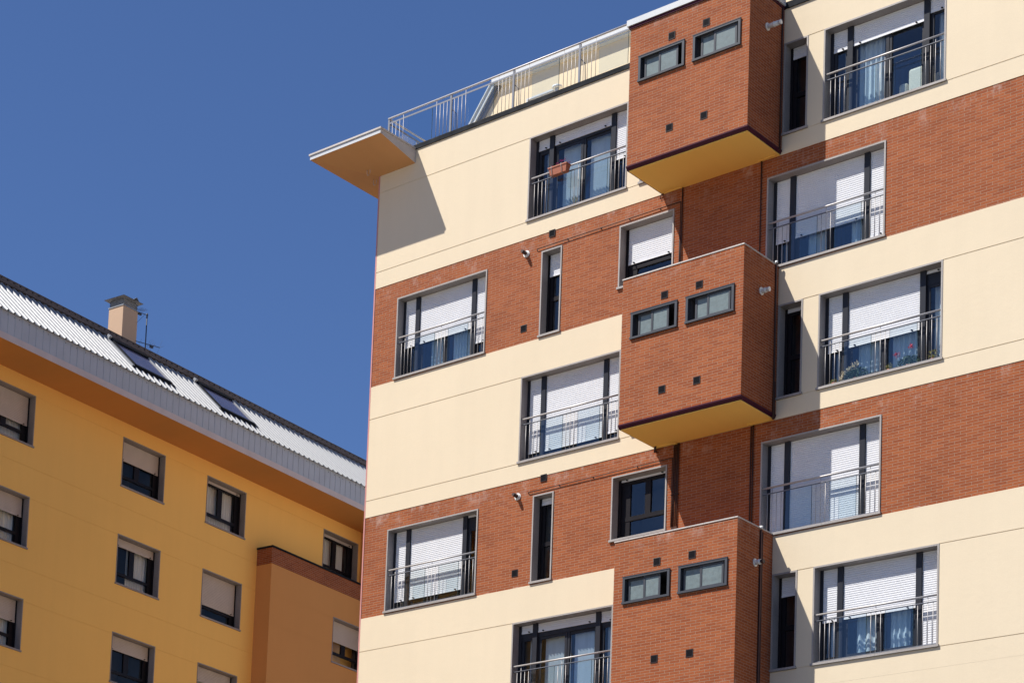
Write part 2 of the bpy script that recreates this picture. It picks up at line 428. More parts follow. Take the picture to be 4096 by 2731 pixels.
def room(parent, x0, x1, z0, z1, y0, y1=1.7, mat=ROOM):
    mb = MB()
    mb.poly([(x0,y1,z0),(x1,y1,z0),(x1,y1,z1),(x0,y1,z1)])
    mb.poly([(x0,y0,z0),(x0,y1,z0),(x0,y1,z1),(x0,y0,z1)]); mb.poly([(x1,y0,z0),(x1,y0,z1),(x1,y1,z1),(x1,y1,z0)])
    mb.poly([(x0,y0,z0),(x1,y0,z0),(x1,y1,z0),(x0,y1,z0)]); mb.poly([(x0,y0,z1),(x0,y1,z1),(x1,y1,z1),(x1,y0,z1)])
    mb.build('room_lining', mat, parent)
def surround(x0, x1, z0, z1, parent, y=0., mat=STONE, depth=.34, t=.035, name='window', proud=.022):
    mb = MB(); yf = y-.010-proud+.01
    mb.box(x0, x0+t, yf, y+depth, z0+.05, z1); mb.box(x1-t, x1, yf, y+depth, z0+.05, z1)
    xm = (x0+x1)/2 + random.uniform(-.1, .1)
    if x1-x0 > 2:
        mb.box(x0+t, xm-.002, yf, y+depth, z1-t, z1); mb.box(xm+.002, x1-t, yf, y+depth, z1-t, z1)
        mb.box(x0-.02, xm-.002, yf-.03, y+depth, z0, z0+.048); mb.box(xm+.002, x1+.02, yf-.03, y+depth, z0, z0+.048)
    else:
        mb.box(x0+t, x1-t, yf, y+depth, z1-t, z1); mb.box(x0-.02, x1+.02, yf-.03, y+depth, z0, z0+.048)
    return mb.build(name, mat, parent)

def big_window(x0, z0, drops, curt, label=None):
    """three-bay window: narrow light, pair of sliding leaves, narrow light"""
    W, H = 2.70, 2.10
    win = surround(x0, x0+W, z0, z0+H, B)
    if label: win['label'] = label
    mb = MB(); yf, yb = .235, .30
    a, b, c, d = x0+.035, x0+W-.035, z0+.05, z0+H-.035
    mb.box(a, a+.075, .215, yb, c, d); mb.box(b-.045, b, .215, yb, c, d)                     # jamb guides
    mb.box(a+.075, x0+.44, yf, yb, c, c+.10); mb.box(x0+.56, x0+2.13, yf, yb, c, c+.10); mb.box(x0+2.25, b-.045, yf, yb, c, c+.10)
    for (p, q) in ((a+.075, x0+.44), (x0+.56, x0+2.13), (x0+2.25, b-.045)):
        mb.box(p, q, yf, yb, z0+1.75, d)
    mb.box(x0+.44, x0+.56, .175, yb, c, d); mb.box(x0+2.13, x0+2.25, .175, yb, c, d)
    mb.build('window_frame', DARKAL, win)
    mb = MB()                                                                               # sliding sashes and narrow sashes
    for (p, q, y) in ((x0+.565, x0+1.40, .255), (x0+1.335, x0+2.125, .275)):
        mb.box(p, p+.075, y, y+.018, c+.10, z0+1.75); mb.box(q-.075, q, y, y+.018, c+.10, z0+1.75)
        mb.box(p+.075, q-.075, y, y+.018, c+.10, c+.16); mb.box(p+.075, q-.075, y, y+.018, z0+1.68, z0+1.75)
    mb.box(x0+1.275, x0+1.34, .243, .255, c+.10, z0+1.75)
    for (p, q) in ((a+.08, x0+.435), (x0+2.255, b-.05)):
        mb.box(p, p+.06, .245, .29, c+.10, z0+1.75); mb.box(q-.06, q, .245, .29, c+.10, z0+1.75)
        mb.box(p+.06, q-.06, .245, .29, c+.10, c+.15); mb.box(p+.06, q-.06, .245, .29, z0+1.70, z0+1.75)
    mb.build('sash', GREYAL if False else DARKAL, win)
    mb = MB()
    for (p, q, y) in ((x0+.64, x0+1.325, .264), (x0+1.41, x0+2.05, .284), (a+.14, x0+.375, .268), (x0+2.315, b-.11, .268)):
        mb.poly([(p,y,c+.15),(q,y,c+.15),(q,y,z0+1.72),(p,y,z0+1.72)])
    mb.build('pane', GLASS, win)
    bays = ((a+.075, x0+.44), (x0+.56, x0+2.13), (x0+2.25, b-.045))
    for (p, q), dz in zip(bays, drops):
        shutter(win, p+.004, q-.004, d-.004, z0+dz, .222)
    kind, segs = curt
    for (p, q) in segs:
        curtain(win, x0+p, x0+q, z0+.09, z0+1.78, .42, CURT, .085 if kind == 'blind' else random.choice((.10, .13, .16)), .028, kind == 'blind')
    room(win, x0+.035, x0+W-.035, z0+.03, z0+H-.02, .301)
    return win

def railing(x0, z0, W=2.70):
    y = .05
    mb = MB(); mb.box(x0+.035, x0+W-.035, y-.02, y+.02, z0+.945, z0+.957); mb.box(x0+.035, x0+W-.035, y-.018, y+.018, z0+.078, z0+.092)
    r = mb.build('railing', RAILS, B)
    MB().tube([(x0+.035, y-.015, z0+1.075), (x0+W-.035, y-.015, z0+1.075)], .021, 12).build('handrail', STEEL, r)
    for i, dx in enumerate((.14,.245,.35,.455,1.25,1.355,1.46,2.24,2.345,2.45,2.56)):
        top = z0+1.055 if i in (1, 5, 9) else z0+.945
        m = MB().tube([(x0+dx, y, z0+.09), (x0+dx, y, top)], .0065, 8)
        m.build('baluster', STEEL, r)
    for (p, q) in ((.565, 1.15), (1.56, 2.14)):
        mb = MB(); a, b = x0+p, x0+q
        mb.poly([(a,y-.005,z0+.10),(b,y-.005,z0+.10),(b,y-.005,z0+.935),(a,y-.005,z0+.935)])
        mb.box(b, b+.006, y-.006, y+.006, z0+.10, z0+.935, 1); mb.box(a-.003, a, y-.005, y+.005, z0+.10, z0+.935, 1)
        mb.build('glass_panel', [GLASSR, GEDGE], r)
    return r

ALL = ('fold', ((.58, 2.11),))
specs = [
 (WX['wa'], zb(0), (.84,.85,.43), ('fold', ((.80,1.28),(1.46,2.12)))),
 (WX['wa'], zb(1), (.30,.30,2.02), ('fold', ((.2,.42),(2.3,2.6)))),
 (WX['wb'], zc(0), (1.80,1.81,.91), ('blind', ((.24,.43),(.70,1.28),(1.45,2.10)))),
 (WX['wb'], zc(1), (.27,.25,.29), ('fold', ())),
 (WX['wb'], zc(2), (1.87,1.85,1.81), ('blind', ((.24,.43),(.66,1.28),(1.45,2.10),(2.32,2.6)))),
 (WX['wr'], zb(0), (.64,.66,.18), ('fold', ((.22,.42),(.75,1.25),(1.75,2.12)))),
 (WX['wr'], zb(1), (.08,.08,.10), ('fold', ())),
 (WX['ws'], zc(0), (1.60,1.61,1.73), ('fold', ((.28,.43),(.62,1.15),(2.34,2.6)))),
 (WX['ws'], zc(1), (.83,.85,1.99), ('fold', ((.2,.42),(.70,1.28),(1.45,2.12),(2.34,2.6)))),
 (WX['ws'], zc(2), (.93,.94,.10), ('fold', ((.2,.42),(.75,1.28),(1.50,1.9)))),
]
for x0, z0, dr, cu in specs:
    big_window(x0, z0, dr, cu); railing(x0, z0)

def narrow_window(x0, z0, drop, rail_z=None):
    W, H = .57, 2.10
    win = surround(x0, x0+W, z0, z0+H, B)
    a, b, c, d = x0+.035, x0+W-.035, z0+.05, z0+H-.035
    mb = MB(); mb.box(a, a+.06, .215, .30, c, d); mb.box(b-.04, b, .215, .30, c, d)
    mb.box(a+.06, b-.04, .235, .30, c, c+.07); mb.box(a+.06, b-.04, .235, .30, d-.16, d); mb.box(a+.06, b-.04, .235, .30, z0+.92, z0+1.02)
    mb.box(a+.06, a+.14, .245, .295, c+.07, d-.16)
    mb.build('window_frame', BLACKAL, win)
    mb = MB(); y = .27
    for (p, q) in ((c+.07, z0+.92), (z0+1.02, d-.16)):
        mb.poly([(a+.14,y,p),(b-.04,y,p),(b-.04,y,q),(a+.14,y,q)])
    mb.build('pane', GLASS, win)
    shutter(win, a+.064, b-.044, d-.004, z0+drop, .222, SHUT, False)
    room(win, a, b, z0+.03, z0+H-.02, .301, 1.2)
narrow_window(4.24, zb(0), 1.52); narrow_window(4.24, zb(1), 1.90)
narrow_window(10.36, zc(0), 1.79); narrow_window(10.36, zc(1), 1.97); narrow_window(10.36, zc(2), 1.64)
for k in (0, 1, 2): narrow_window(6.83, zc(k), 1.6)

def medium_window(x0, z0, drop):
    W, H = 1.41, 1.51
    win = surround(x0, x0+W, z0, z0+H, B)
    a, b, c, d = x0+.035, x0+W-.035, z0+.05, z0+H-.035
    zr = z0+.50
    mb = MB(); mb.box(a, a+.075, .215, .30, c, d); mb.box(b-.04, b, .215, .30, c, d)
    mb.box(a+.075, b-.04, .235, .30, c, c+.07); mb.box(a+.075, b-.04, .235, .30, d-.12, d); mb.box(a+.075, b-.04, .235, .30, zr, zr+.10)
    mb.box(x0+.71, x0+.85, .24, .30, zr+.10, d-.12); mb.box(a+.075, x0+.33, .245, .30, c+.07, d-.12)
    mb.build('window_frame', BLACKAL, win)
    mb = MB(); y = .275
    for (p, q, r, s) in ((x0+.33, x0+.71, zr+.10, d-.12), (x0+.85, b-.04, zr+.10, d-.12), (x0+.33, b-.04, c+.07, zr)):
        mb.poly([(p,y,r),(q,y,r),(q,y,s),(p,y,s)])
    mb.build('pane', GLASS, win)
    shutter(win, a+.079, b-.044, d-.004, z0+drop, .222)
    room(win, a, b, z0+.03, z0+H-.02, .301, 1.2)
medium_window(6.35, zb(0)+.59, .62); medium_window(6.35, zb(1)+.59, 1.42)

# ------------------------------------------------------------------ projecting brick bays
BX0, BX1, BY = 7.42, 10.35, -1.44
def bay(k):
    zt = (28.99 if k == 0 else 29.07-H2*k); z0 = 25.80-H2*k - (H2+2.9 if k == 2 else 0)
    hs = [(7.69,8.77,27.69-H2*k,28.23-H2*k), (9.04,10.12,27.69-H2*k,28.23-H2*k)]
    mb = MB(); wall_grid(mb, BX0, BX1, (z0, zt), hs, BY)
    mb.poly([(BX1,BY,z0),(BX1,-.002,z0),(BX1,-.002,zt),(BX1,BY,zt)])
    mb.poly([(BX0,-.002,z0),(BX0,BY,z0),(BX0,BY,zt),(BX0,-.002,zt)])
    if k: mb.poly([(BX0,BY,zt),(BX1,BY,zt),(BX1,-.002,zt),(BX0,-.002,zt)])
    bay_o = mb.build('brick_bay', BRICK, B)
    MB().box(BX0+.03, BX1-.03, BY+.06, -.0105, z0-.114, z0-.002).build('bay_soffit', YELSOF, bay_o)
    mb = MB()
    pr = [(BY-.012, z0+.0), (BY-.012, z0-.030), (BY+.03, z0-.09), (BY+.058, z0-.09), (BY+.058, z0)]
    mb.prism(pr, 'x', BX0-.012, BX1+.012)
    mb.prism([(BX1-.0285, z0), (BX1-.0285, z0-.09), (BX1-.02, z0-.09), (BX1+.012, z0-.030), (BX1+.012, z0)], 'y', BY+.06, -.003)
    mb.box(BX0-.012, BX0+.028, BY+.06, -.003, z0-.09, z0)
    mb.build('bay_trim', PURPLE, bay_o)
    if k == 0:
        mb = MB()
        mb.box(BX0-.07, BX1+.05, BY-.06, -.05, 29.05, 29.19)
        mb.box(BX0-.03, BX1+.02, BY-.03, -.002, 28.99, 29.05, 1)
        mb.build('bay_capping', [WHITEM, PURPLE], bay_o)
    else:
        mb = MB(); x = BX0-.01
        while x < BX1:
            x2 = min(x+.36, BX1+.012); mb.box(x, x2-.004, BY-.014, BY+.13, zt, zt+.028); x = x2
        mb.box(BX1-.13, BX1+.012, BY+.134, -.003, zt, zt+.028)
        mb.build('bay_coping', CAPGREY, bay_o)
def bay_window(x0, k, gap, open_right):
    z0 = 27.66-H2*k; W, H = 1.14, .60; y = BY
    mb = MB()                                   # outer frame, proud of the brick
    mb.box(x0, x0+.055, y-.035, y+.09, z0+.03, z0+H); mb.box(x0+W-.055, x0+W, y-.035, y+.09, z0+.03, z0+H)
    mb.box(x0+.055, x0+W-.055, y-.035, y+.09, z0+H-.055, z0+H); mb.box(x0-.01, x0+W+.01, y-.05, y+.09, z0, z0+.045)
    mb.box(x0-.012, x0+W+.012, y-.042, y-.02, z0+H-.012, z0+H+.004)
    win = mb.build('bay_window', GREYAL, B)
    a, b, c, d = x0+.055, x0+W-.055, z0+.045, z0+H-.055
    def sash(p, q, yy):
        m = MB(); t = .045
        m.box(p, p+t, yy, yy+.025, c, d); m.box(q-t, q, yy, yy+.025, c, d)
        m.box(p+t, q-t, yy, yy+.025, c, c+t); m.box(p+t, q-t, yy, yy+.025, d-t, d)
        m.build('sash', GREYAL, win)
        m = MB(); m.poly([(p+t,yy+.012,c+t),(q-t,yy+.012,c+t),(q-t,yy+.012,d-t),(p+t,yy+.012,d-t)])
        m.build('frosted_pane', FROST, win)
    # front (right-hand) leaf and rear (left-hand) leaf, slid to where they stand
    sash(x0+.49, x0+.49+.55-open_right, y+.006)
    sash(a+gap, a+gap+.50, y+.048)
    room(win, a, b, c-.02, d+.02, y+.092, y+.75)
bay(0); bay(1); bay(2)
for k, l in ((0, ((.05, .07), (.10, .0))), (1, ((.09, .12), (.13, .0))), (2, ((.04, .14), (.02, .0)))):
    bay_window(7.66, k, *l[0]); bay_window(9.01, k, *l[1])
# lowest bay continues down as the wall of the storey beneath
def vent(x, z, y, s=.165):
    mb = MB(); h = s/2; t = .014
    mb.box(x-h, x-h+t, y-.012, y+.002, z-h, z+h); mb.box(x+h-t, x+h, y-.012, y+.002, z-h, z+h)
    mb.box(x-h+t, x+h-t, y-.012, y+.002, z-h, z-h+t); mb.box(x-h+t, x+h-t, y-.012, y+.002, z+h-t, z+h)
    v = mb.build('vent_grille', VENTF, B)
    mb = MB(); mb.poly([(x-h+t,y-.003,z-h+t),(x+h-t,y-.003,z-h+t),(x+h-t,y-.003,z+h-t),(x-h+t,y-.003,z+h-t)])
    for i in range(6):
        zz = z-h+t+(s-2*t)*(i+.5)/6; mb.box(x-h+t, x+h-t, y-.010, y-.004, zz-.004, zz+.003)
    mb.build('louvres', VENTB, v)
for k in (0, 1, 2):
    for x in (8.47, 9.31):
        vent(x, 28.465-H2*k, BY); vent(x, 26.355-H2*k, BY)
for k in (0, 1):
    vent(4.515, 25.63-H2*k, -.010); vent(3.80, 23.5-H2*k, 0)

def disc(mb, c, d, r, h, n=20, mi=0):
    c = Vector(c); d = Vector(d).normalized(); mb.tube([c, c+d*h], r, n, mi)
for k in (0, 1):       # round boiler flues on the front wall
    mb = MB(); disc(mb, (3.81,-.001,25.325-H2*k), (0,-1,0), .085, .018); disc(mb, (3.81,-.001,25.325-H2*k), (0,-1,0), .062, .045)
    f = mb.build('flue_pipe', FLUEW, B)
    mb = MB(); mb.tube([(3.81,-.04,25.325-H2*k),(3.81,-.17,25.335-H2*k)], .043, 16); mb.tube([(3.81,-.15,25.335-H2*k),(3.81,-.20,25.335-H2*k)], .034, 16)
    mb.build('flue_tip', FLUEB, f)
for k, L in ((0, .32), (1, .19), (2, .20)):
    z = (28.30, 22.385, 16.49)[k]; y = -.72
    mb = MB(); disc(mb, (BX1+.001,y,z), (1,0,0), .085, .018); mb.tube([(BX1,y,z),(BX1+L-.06,y,z)], .052, 16)
    mb.tube([(BX1+L*.45,y,z),(BX1+L*.55,y,z)], .058, 16)
    f = mb.build('flue_pipe', FLUEW, B)
    mb = MB(); mb.tube([(BX1+L-.06,y,z),(BX1+L,y,z)], .04, 16); mb.tube([(BX1+L-.03,y,z),(BX1+L+.01,y,z)], .05, 12)
    mb.build('flue_tip', FLUEB if k == 2 else FLUEW, f)

# ------------------------------------------------------------------ pipes and cables
def pipe(pts, r=.012, mat=PIPE, name='pipe', clips=0):
    mb = MB(); P = [Vector(p) for p in pts]
    for i in range(len(P)-1): mb.tube([P[i], P[i+1]], r, 8)
    for i in range(clips):
        t = (i+.5)/clips; p = P[0].lerp(P[-1], t) if len(P) == 2 else P[0]
        mb.box(p.x-.012, p.x+.012, p.y-r-.004, p.y+r+.004, p.z-r*2.2, p.z+r*2.2)
    return mb.build(name, mat, B)
# upper group under the top bay
pipe([(4.12,-.0,25.30),(4.12,-.035,25.345),(7.93,-.035,25.365),(7.93,-.035,23.18)], .009, CABLE, 'cable')
for xx in (4.95,5.85,6.6,7.4): pipe([(xx,-.001,25.35),(xx+.02,-.04,25.36)], .012, CABLE, 'cable_clip')
pipe([(7.965,-.03,25.71),(7.965,-.03,23.2)], .014)
pipe([(7.915,-.022,24.6),(7.915,-.022,23.2)], .011)
pipe([(7.40,-.03,25.58),(7.40,-.03,25.67),(7.50,-.05,25.676)], .010)
pipe([(7.50,-.05,25.676),(7.90,-.09,25.676),(7.965,-.03,25.674)], .011, YELSOF)
pipe([(9.89,-.022,25.70),(9.89,-.022,23.2)], .014)
pipe([(9.88,-.04,25.676),(9.86,-.09,25.676),(10.28,-.13,25.676)], .010, YELSOF)
# lower group: a bundle of pipes
pipe([(4.12,-.0,19.42),(4.12,-.035,19.455),(7.90,-.035,19.475),(7.90,-.035,17.9)], .009, CABLE, 'cable')
for xx in (4.95,5.85,7.0): pipe([(xx,-.001,19.455),(xx+.02,-.04,19.465)], .012, CABLE, 'cable_clip')
for i, xx in enumerate((7.935, 7.975, 8.015, 8.05)):
    pipe([(xx,-.028,19.78),(xx-.015,-.028,17.9+.0*i),(xx-.03,-.03,17.29)], .0135)
for i in range(3):
    pipe([(7.45+.03*i,-.05,19.68),(7.45+.03*i,-.06-.04*i,19.772),(7.50+.03*i,-.06-.04*i,19.772)], .012)
    pipe([(7.50+.03*i,-.06-.04*i,19.772),(7.92+.03*i,-.06-.04*i,19.772),(7.95+.03*i,-.03,19.765)], .012, YELSOF)
mb = MB(); mb.box(7.88,8.08,-.055,-.012,17.62,17.64); mb.box(7.88,8.08,-.055,-.012,18.62,18.635); mb.build('pipe_bracket', PIPE, B)
pipe([(9.79,-.025,19.78),(9.80,-.025,17.3)], .014); pipe([(9.84,-.025,19.78),(9.85,-.025,17.3)], .014)
for i in range(2): pipe([(9.80+.04*i,-.03,19.775),(9.76+.04*i,-.14+.06*i,19.775),(10.30,-.14+.06*i,19.775)], .011, YELSOF)
# pipes down the shaded sides of the bays
pipe([(BX1+.02,-.15,23.2),(BX1+.02,-.15,19.75)], .022); pipe([(BX1+.02,-.10,19.8),(BX1+.02,-.10,20.6)], .014)
pipe([(BX1+.02,-.12,29.0),(BX1+.02,-.12,25.75)], .02)
pipe([(BX1+.022,-.53,17.24),(BX1+.022,-.53,8.2)], .026); pipe([(BX1+.02,-.46,17.2),(BX1+.02,-.46,8.2)], .014)
mb = MB(); disc(mb, (BX1+.02,-.15,23.2), (0,0,1), .03, .05); disc(mb, (BX1+.022,-.53,17.26), (0,0,1), .035, .06); mb.build('pipe_cowl', FLUEW, B)

# ------------------------------------------------------------------ corner canopy (tapered slab)
cx0, cx1, cyf, cyb = -1.86, .378, -1.41, 2.2; zt, zo, zi = 29.05, 28.90, 28.66
mb = MB()
mb.poly([(cx0,cyf,zo),(cx0,cyf,zt-.045),(cx1,cyf,zt-.045),(cx1,cyf,zo)], 0)                # front edge (bright)
mb.poly([(cx0,cyb,zo),(cx0,cyb,zt-.045),(cx0,cyf,zt-.045),(cx0,cyf,zo)], 0)
mb.poly([(cx1,cyf,zo),(cx1,cyf,zt-.045),(cx1,-.011,zt-.045),(cx1,-.011,zi)], 1)
mb.poly([(cx0,cyb,zo),(XW-.05,cyb,zi),(XW-.05,cyb,zt-.045),(cx0,cyb,zt-.045)], 1)
mb.poly([(cx0,cyf,zo),(cx1,cyf,zo),(cx1,-.011,zi),(XW-.05,-.011,zi)], 2)
mb.poly([(cx0,cyf,zo),(XW-.05,-.011,zi),(XW-.05,cyb,zi),(cx0,cyb,zo)], 2)
mb.box(cx0-.025, cx1+.02, cyf-.025, -.047, zt-.045, zt, 3); mb.box(cx0-.025, XW-.06, -.046, cyb, zt-.045, zt, 3)
can = mb.build('corner_canopy', [WHITEM, CAPGREY, CANSOF, CAPGREY], B, 'tapered grey slab canopy projecting over the roof corner')
for (x, y, z) in ((-.80, -.38, 28.72), (-.98, .10, 28.70)):
    pts = [(x-.05, y, z), (x-.05, y, z-.10), (x-.025, y, z-.15), (x+.02, y, z-.15), (x+.045, y, z-.10), (x+.045, y, z-.02)]
    MB().tube(pts, .008, 6).build('hook', CAPGREY, can)

# ------------------------------------------------------------------ roof terrace balustrade
Y0 = .03; ZT = 30.14; ZM = 30.01
mb = MB(); mb.box(-.56, 7.41, Y0-.006, Y0+.006, ZM-.02, ZM+.02); mb.box(-.56, -.548, Y0, 6.0, ZM-.02, ZM+.02)
rl = mb.build('roof_balustrade', RAILS, B, 'grey steel balustrade with glass panels along the roof terrace')
mb = MB(); mb.tube([(-.57,Y0,ZT),(7.41,Y0,ZT)], .024, 12); mb.tube([(-.555,Y0,ZT-.002),(-.555,6.0,ZT-.002)], .022, 12)
mb.build('handrail', STEEL, rl)
for px_ in (-.55, 1.375, 3.225, 5.085):
    mb = MB(); mb.box(px_-.025, px_+.025, Y0-.008, Y0+.03, 29.15, ZT-.02)
    if px_ > 0:
        mb.tube([(px_+.02, Y0+.03, 29.75), (px_+.06, Y0+.14, 29.68), (px_+.07, Y0+.15, 29.3), (px_+.07, Y0+.15, 29.1)], .010, 6)
    mb.build('post', RAILS, rl)
def bal(x, tall):
    MB().tube([(x, Y0, 29.15), (x, Y0, ZT-.02 if tall else ZM-.018)], .0065, 8).build('baluster', STEEL, rl)
for i in range(4): bal(-.435+.115*i, i == 3)
for p in (1.375, 3.225, 5.085):
    for i in range(4):
        bal(p-.435+.108*i, i == 0); bal(p+.11+.112*i, i == 3)
for (p, q) in ((.06,.81),(1.92,2.66),(3.77,4.52),(5.63,6.40)):
    mb = MB(); mb.poly([(p,Y0,29.19),(q,Y0,29.19),(q,Y0,29.975),(p,Y0,29.975)]); mb.box(q, q+.008, Y0-.006, Y0+.006, 29.19, 29.975, 1)
    mb.box(p-.004, p, Y0-.003, Y0+.003, 29.19, 29.975, 0); mb.build('glass_panel', [GLASSR, GEDGE], rl)
for yy in (.45, 1.3, 2.2):
    mb = MB(); mb.poly([(-.555,yy,29.2),(-.555,yy+.65,29.2),(-.555,yy+.65,29.97),(-.555,yy,29.97)]); mb.build('glass_panel', [GLASSR, GEDGE], rl)
    MB().box(-.57,-.54,yy+.70,yy+.73,29.15,ZM-.02).build('post', RAILS, rl)

# ------------------------------------------------------------------ set-back attic storey
YA = 2.9
mb = MB()
hole = [(1.60, 2.40, 30.1, 31.09)]
wall_grid(mb, .74, 24, (ZR-.02, 31.82), hole, YA)
mb.poly([(.74,YA,31.82),(.74,YA,ZR-.02),(-.66,YA,ZR-.02),(-.66,YA,29.78)])
att = mb.build('attic', CREAM2, B, 'set-back cream attic storey behind the roof terrace')
mb = MB()
mb.box(.55, 24, 2.73, 9, 31.80, 31.99); mb.box(.60, 24, 2.76, 2.90, 31.755, 31.80)
mb.prism([(2.70,31.80),(2.70,31.86),(2.73,31.86),(2.73,31.80)], 'x', .53, 24)
mb.build('attic_cornice', WHITEM, att)
mb = MB()                                                        # sloping roof edge on the west
def vp(x, dz): return x
top = Vector((.66, 31.80)); bot = Vector((-.80, 29.72)); d = (bot-top).normalized(); nrm = Vector((d.y, -d.x))
if nrm.x > 0: nrm = -nrm
def strip(mb, n0, n1, y0, y1, mi):
    A = top+nrm*n0; Bq = bot+nrm*n0; Cq = bot+nrm*n1; D = top+nrm*n1
    mb.prism([(A.x,A.y),(Bq.x,Bq.y),(Cq.x,Cq.y),(D.x,D.y)], 'y', y0, y1, mi)
strip(mb, .0, .10, 2.74, 9, 0); strip(mb, .10, .13, 2.70, 9, 0); strip(mb, -.05, .0, 2.78, 2.90, 1); strip(mb, -.11, -.05, 2.82, 2.90, 1)
mb.build('roof_verge', [WHITEM, RAILS], att)
mb = MB(); mb.box(1.55, 1.595, YA-.02, YA+.12, 30.1, 31.13); mb.box(2.405, 2.45, YA-.02, YA+.12, 30.1, 31.13); mb.box(1.595, 2.405, YA-.02, YA+.12, 31.09, 31.13)
aw = mb.build('window', WHITEM, att)
MB().box(1.60, 2.40, YA+.10, YA+.13, 29.2, 31.08).build('pane', SHUT, aw)
mb = MB(); mb.box(9.5, 24, 1.2, 8, 31.80, 31.99); mb.build('attic_cornice', WHITEM, att)
mb = MB(); mb.tube([(3.66,1.2,29.05),(3.66,1.2,30.02)], .05, 12); mb.tube([(3.66,1.2,30.0),(3.66,1.2,30.05)], .12, 12); mb.build('roof_vent', FLUEW, B)

# ================================================================== ORANGE BUILDING (local frame: x along wall, -y outwards)
TH = math.radians(93.823)
L = empty('apartment_building', (-12.483, 2.921, 0), TH, 'orange apartment building in shade with a corrugated metal roof', 'apartment building')
A0, A1, AE = -26.0, 12.12, 24.0
def zl(r): return 23.85-2.95*r
lw = []
for col, rows in ((-5.73, 3), (0., 3), (3.956, 3)):
    for r in range(rows): lw.append((col, zl(r)))
lw.append((10.02, zl(0)))
lh = [(a+.01, a+1.94, z+.01, z+1.51) for a, z in lw]
mb = MB()
zz = [0, 2.68, 5.63, 8.58, 11.53, 14.48, 17.45, 20.34, 23.26]
ed = [(0, 17.445), (17.452, 19.41), (19.416, 20.345), (20.352, 22.39), (22.396, 23.265), (23.272, 25.365), (25.371, 25.83)]
for (a, b) in ed: wall_grid(mb, A0, A1, (a, b), lh, 0.)
for i in range(len(ed)-1):
    a, b = ed[i][1], ed[i+1][0]
    hs = [h for h in lh]
    wall_grid(mb, A0, A1, (a, b), hs, .008)
    mb.poly([(A0,0,b),(A0,.008,b),(A1,.008,b),(A1,0,b)])
mb.poly([(A0,0,0),(A0,12,0),(A0,12,25.8),(A0,0,25.8)]); mb.poly([(A0,12,0),(AE,12,0),(AE,12,25.8),(A0,12,25.8)]); mb.poly([(AE,0,0),(AE,12,0),(AE,12,25.8),(AE,0,25.8)])
mb.build('wall', ORANGE, L)
# return wall and stepped lower volume
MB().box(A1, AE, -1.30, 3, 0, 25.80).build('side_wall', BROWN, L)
vz = 23.71
mb = MB(); vh = [(9.96, 11.88, 20.79-2.95*r, 22.30-2.95*r) for r in range(2)]
for (a, b) in ((0, 19.415), (19.421, 21.275), (21.281, 22.255), (22.261, 23.19)):
    wall_grid(mb, 6.60, A1, (a, b), vh, -.60)
    mb.poly([(6.60,-.6,a),(6.60,-.6,b),(6.60,-.001,b),(6.60,-.001,a)])
mb.poly([(6.606,-.593,0),(A1,-.593,0),(A1,-.593,19.4),(6.606,-.593,19.4)])
wall_grid(mb, 6.606, A1, (19.4, 23.19), vh, -.593)
mb.poly([(6.606,-.594,0),(6.606,-.594,23.19),(6.606,-.001,23.19),(6.606,-.001,0)])
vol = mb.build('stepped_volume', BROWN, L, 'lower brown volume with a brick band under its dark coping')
MB().box(6.595, A1, -.606, -.001, 23.19, vz).build('brick_band', BRICK, vol)
MB().box(6.565, A1, -.64, -.001, vz, vz+.055).build('coping', ZINC, vol)

def side_window(x0, z0, y0, drop, curt, parent=L):
    W, H = 1.95, 1.52
    win = surround(x0, x0+W, z0, z0+H, parent, y0, STONEB, .33, .03, 'window', .012)
    a, b, c, d = x0+.03, x0+W-.03, z0+.048, z0+H-.03
    zr = z0+.40
    mb = MB(); Y = y0
    mb.box(a, a+.05, Y+.195, Y+.30, c, d); mb.box(b-.05, b, Y+.195, Y+.30, c, d)
    mb.box(a+.05, b-.05, Y+.235, Y+.30, d-.13, d); mb.box(a+.05, b-.05, Y+.235, Y+.30, zr, zr+.085); mb.box(a+.05, b-.05, Y+.235, Y+.30, c, c+.04)
    mb.box(a+.05, a+.13, Y+.24, Y+.30, zr+.085, d-.13); mb.box(x0+.84, x0+1.06, Y+.24, Y+.30, zr+.085, d-.13); mb.box(x0+1.70, b-.05, Y+.24, Y+.30, c+.04, d-.13)
    mb.build('window_frame', BLACKAL, win)
    mb = MB(); y = Y+.27
    for (p, q, r, s) in ((a+.13, x0+.84, zr+.085, d-.13), (x0+1.06, x0+1.70, zr+.085, d-.13), (a+.05, x0+1.70, c+.04, zr)):
        mb.poly([(p,y,r),(q,y,r),(q,y,s),(p,y,s)])
    mb.build('pane', GLASSL, win)
    shutter(win, a+.053, b-.053, d-.004, z0+drop, Y+.212, SHUTB)
    if curt: curtain(win, x0+curt[0], x0+curt[1], z0+.07, z0+1.4, Y+.40, CURTW, .12, .02)
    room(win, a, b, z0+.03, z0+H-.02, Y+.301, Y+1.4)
for (a, z, dr, cu) in ((-5.73, zl(0), .65, (1.0,1.8)), (-5.73, zl(1), .94, (.9,1.75)), (-5.73, zl(2), .85, (1.0,1.75)),
                   (0, zl(0), .90, None), (0, zl(1), 1.24, (.85,1.8)), (0, zl(2), 1.07, None),
                   (3.956, zl(0), 1.40, (.1,1.72)), (3.956, zl(1), .49, None), (3.956, zl(2), 1.03, (.2,1.7)), (10.02, zl(0), 1.39, (.1,1.6))):
    side_window(a, z, 0., dr, cu)
for r in range(2): side_window(9.95, 20.78-2.95*r, -.60, .80, None)

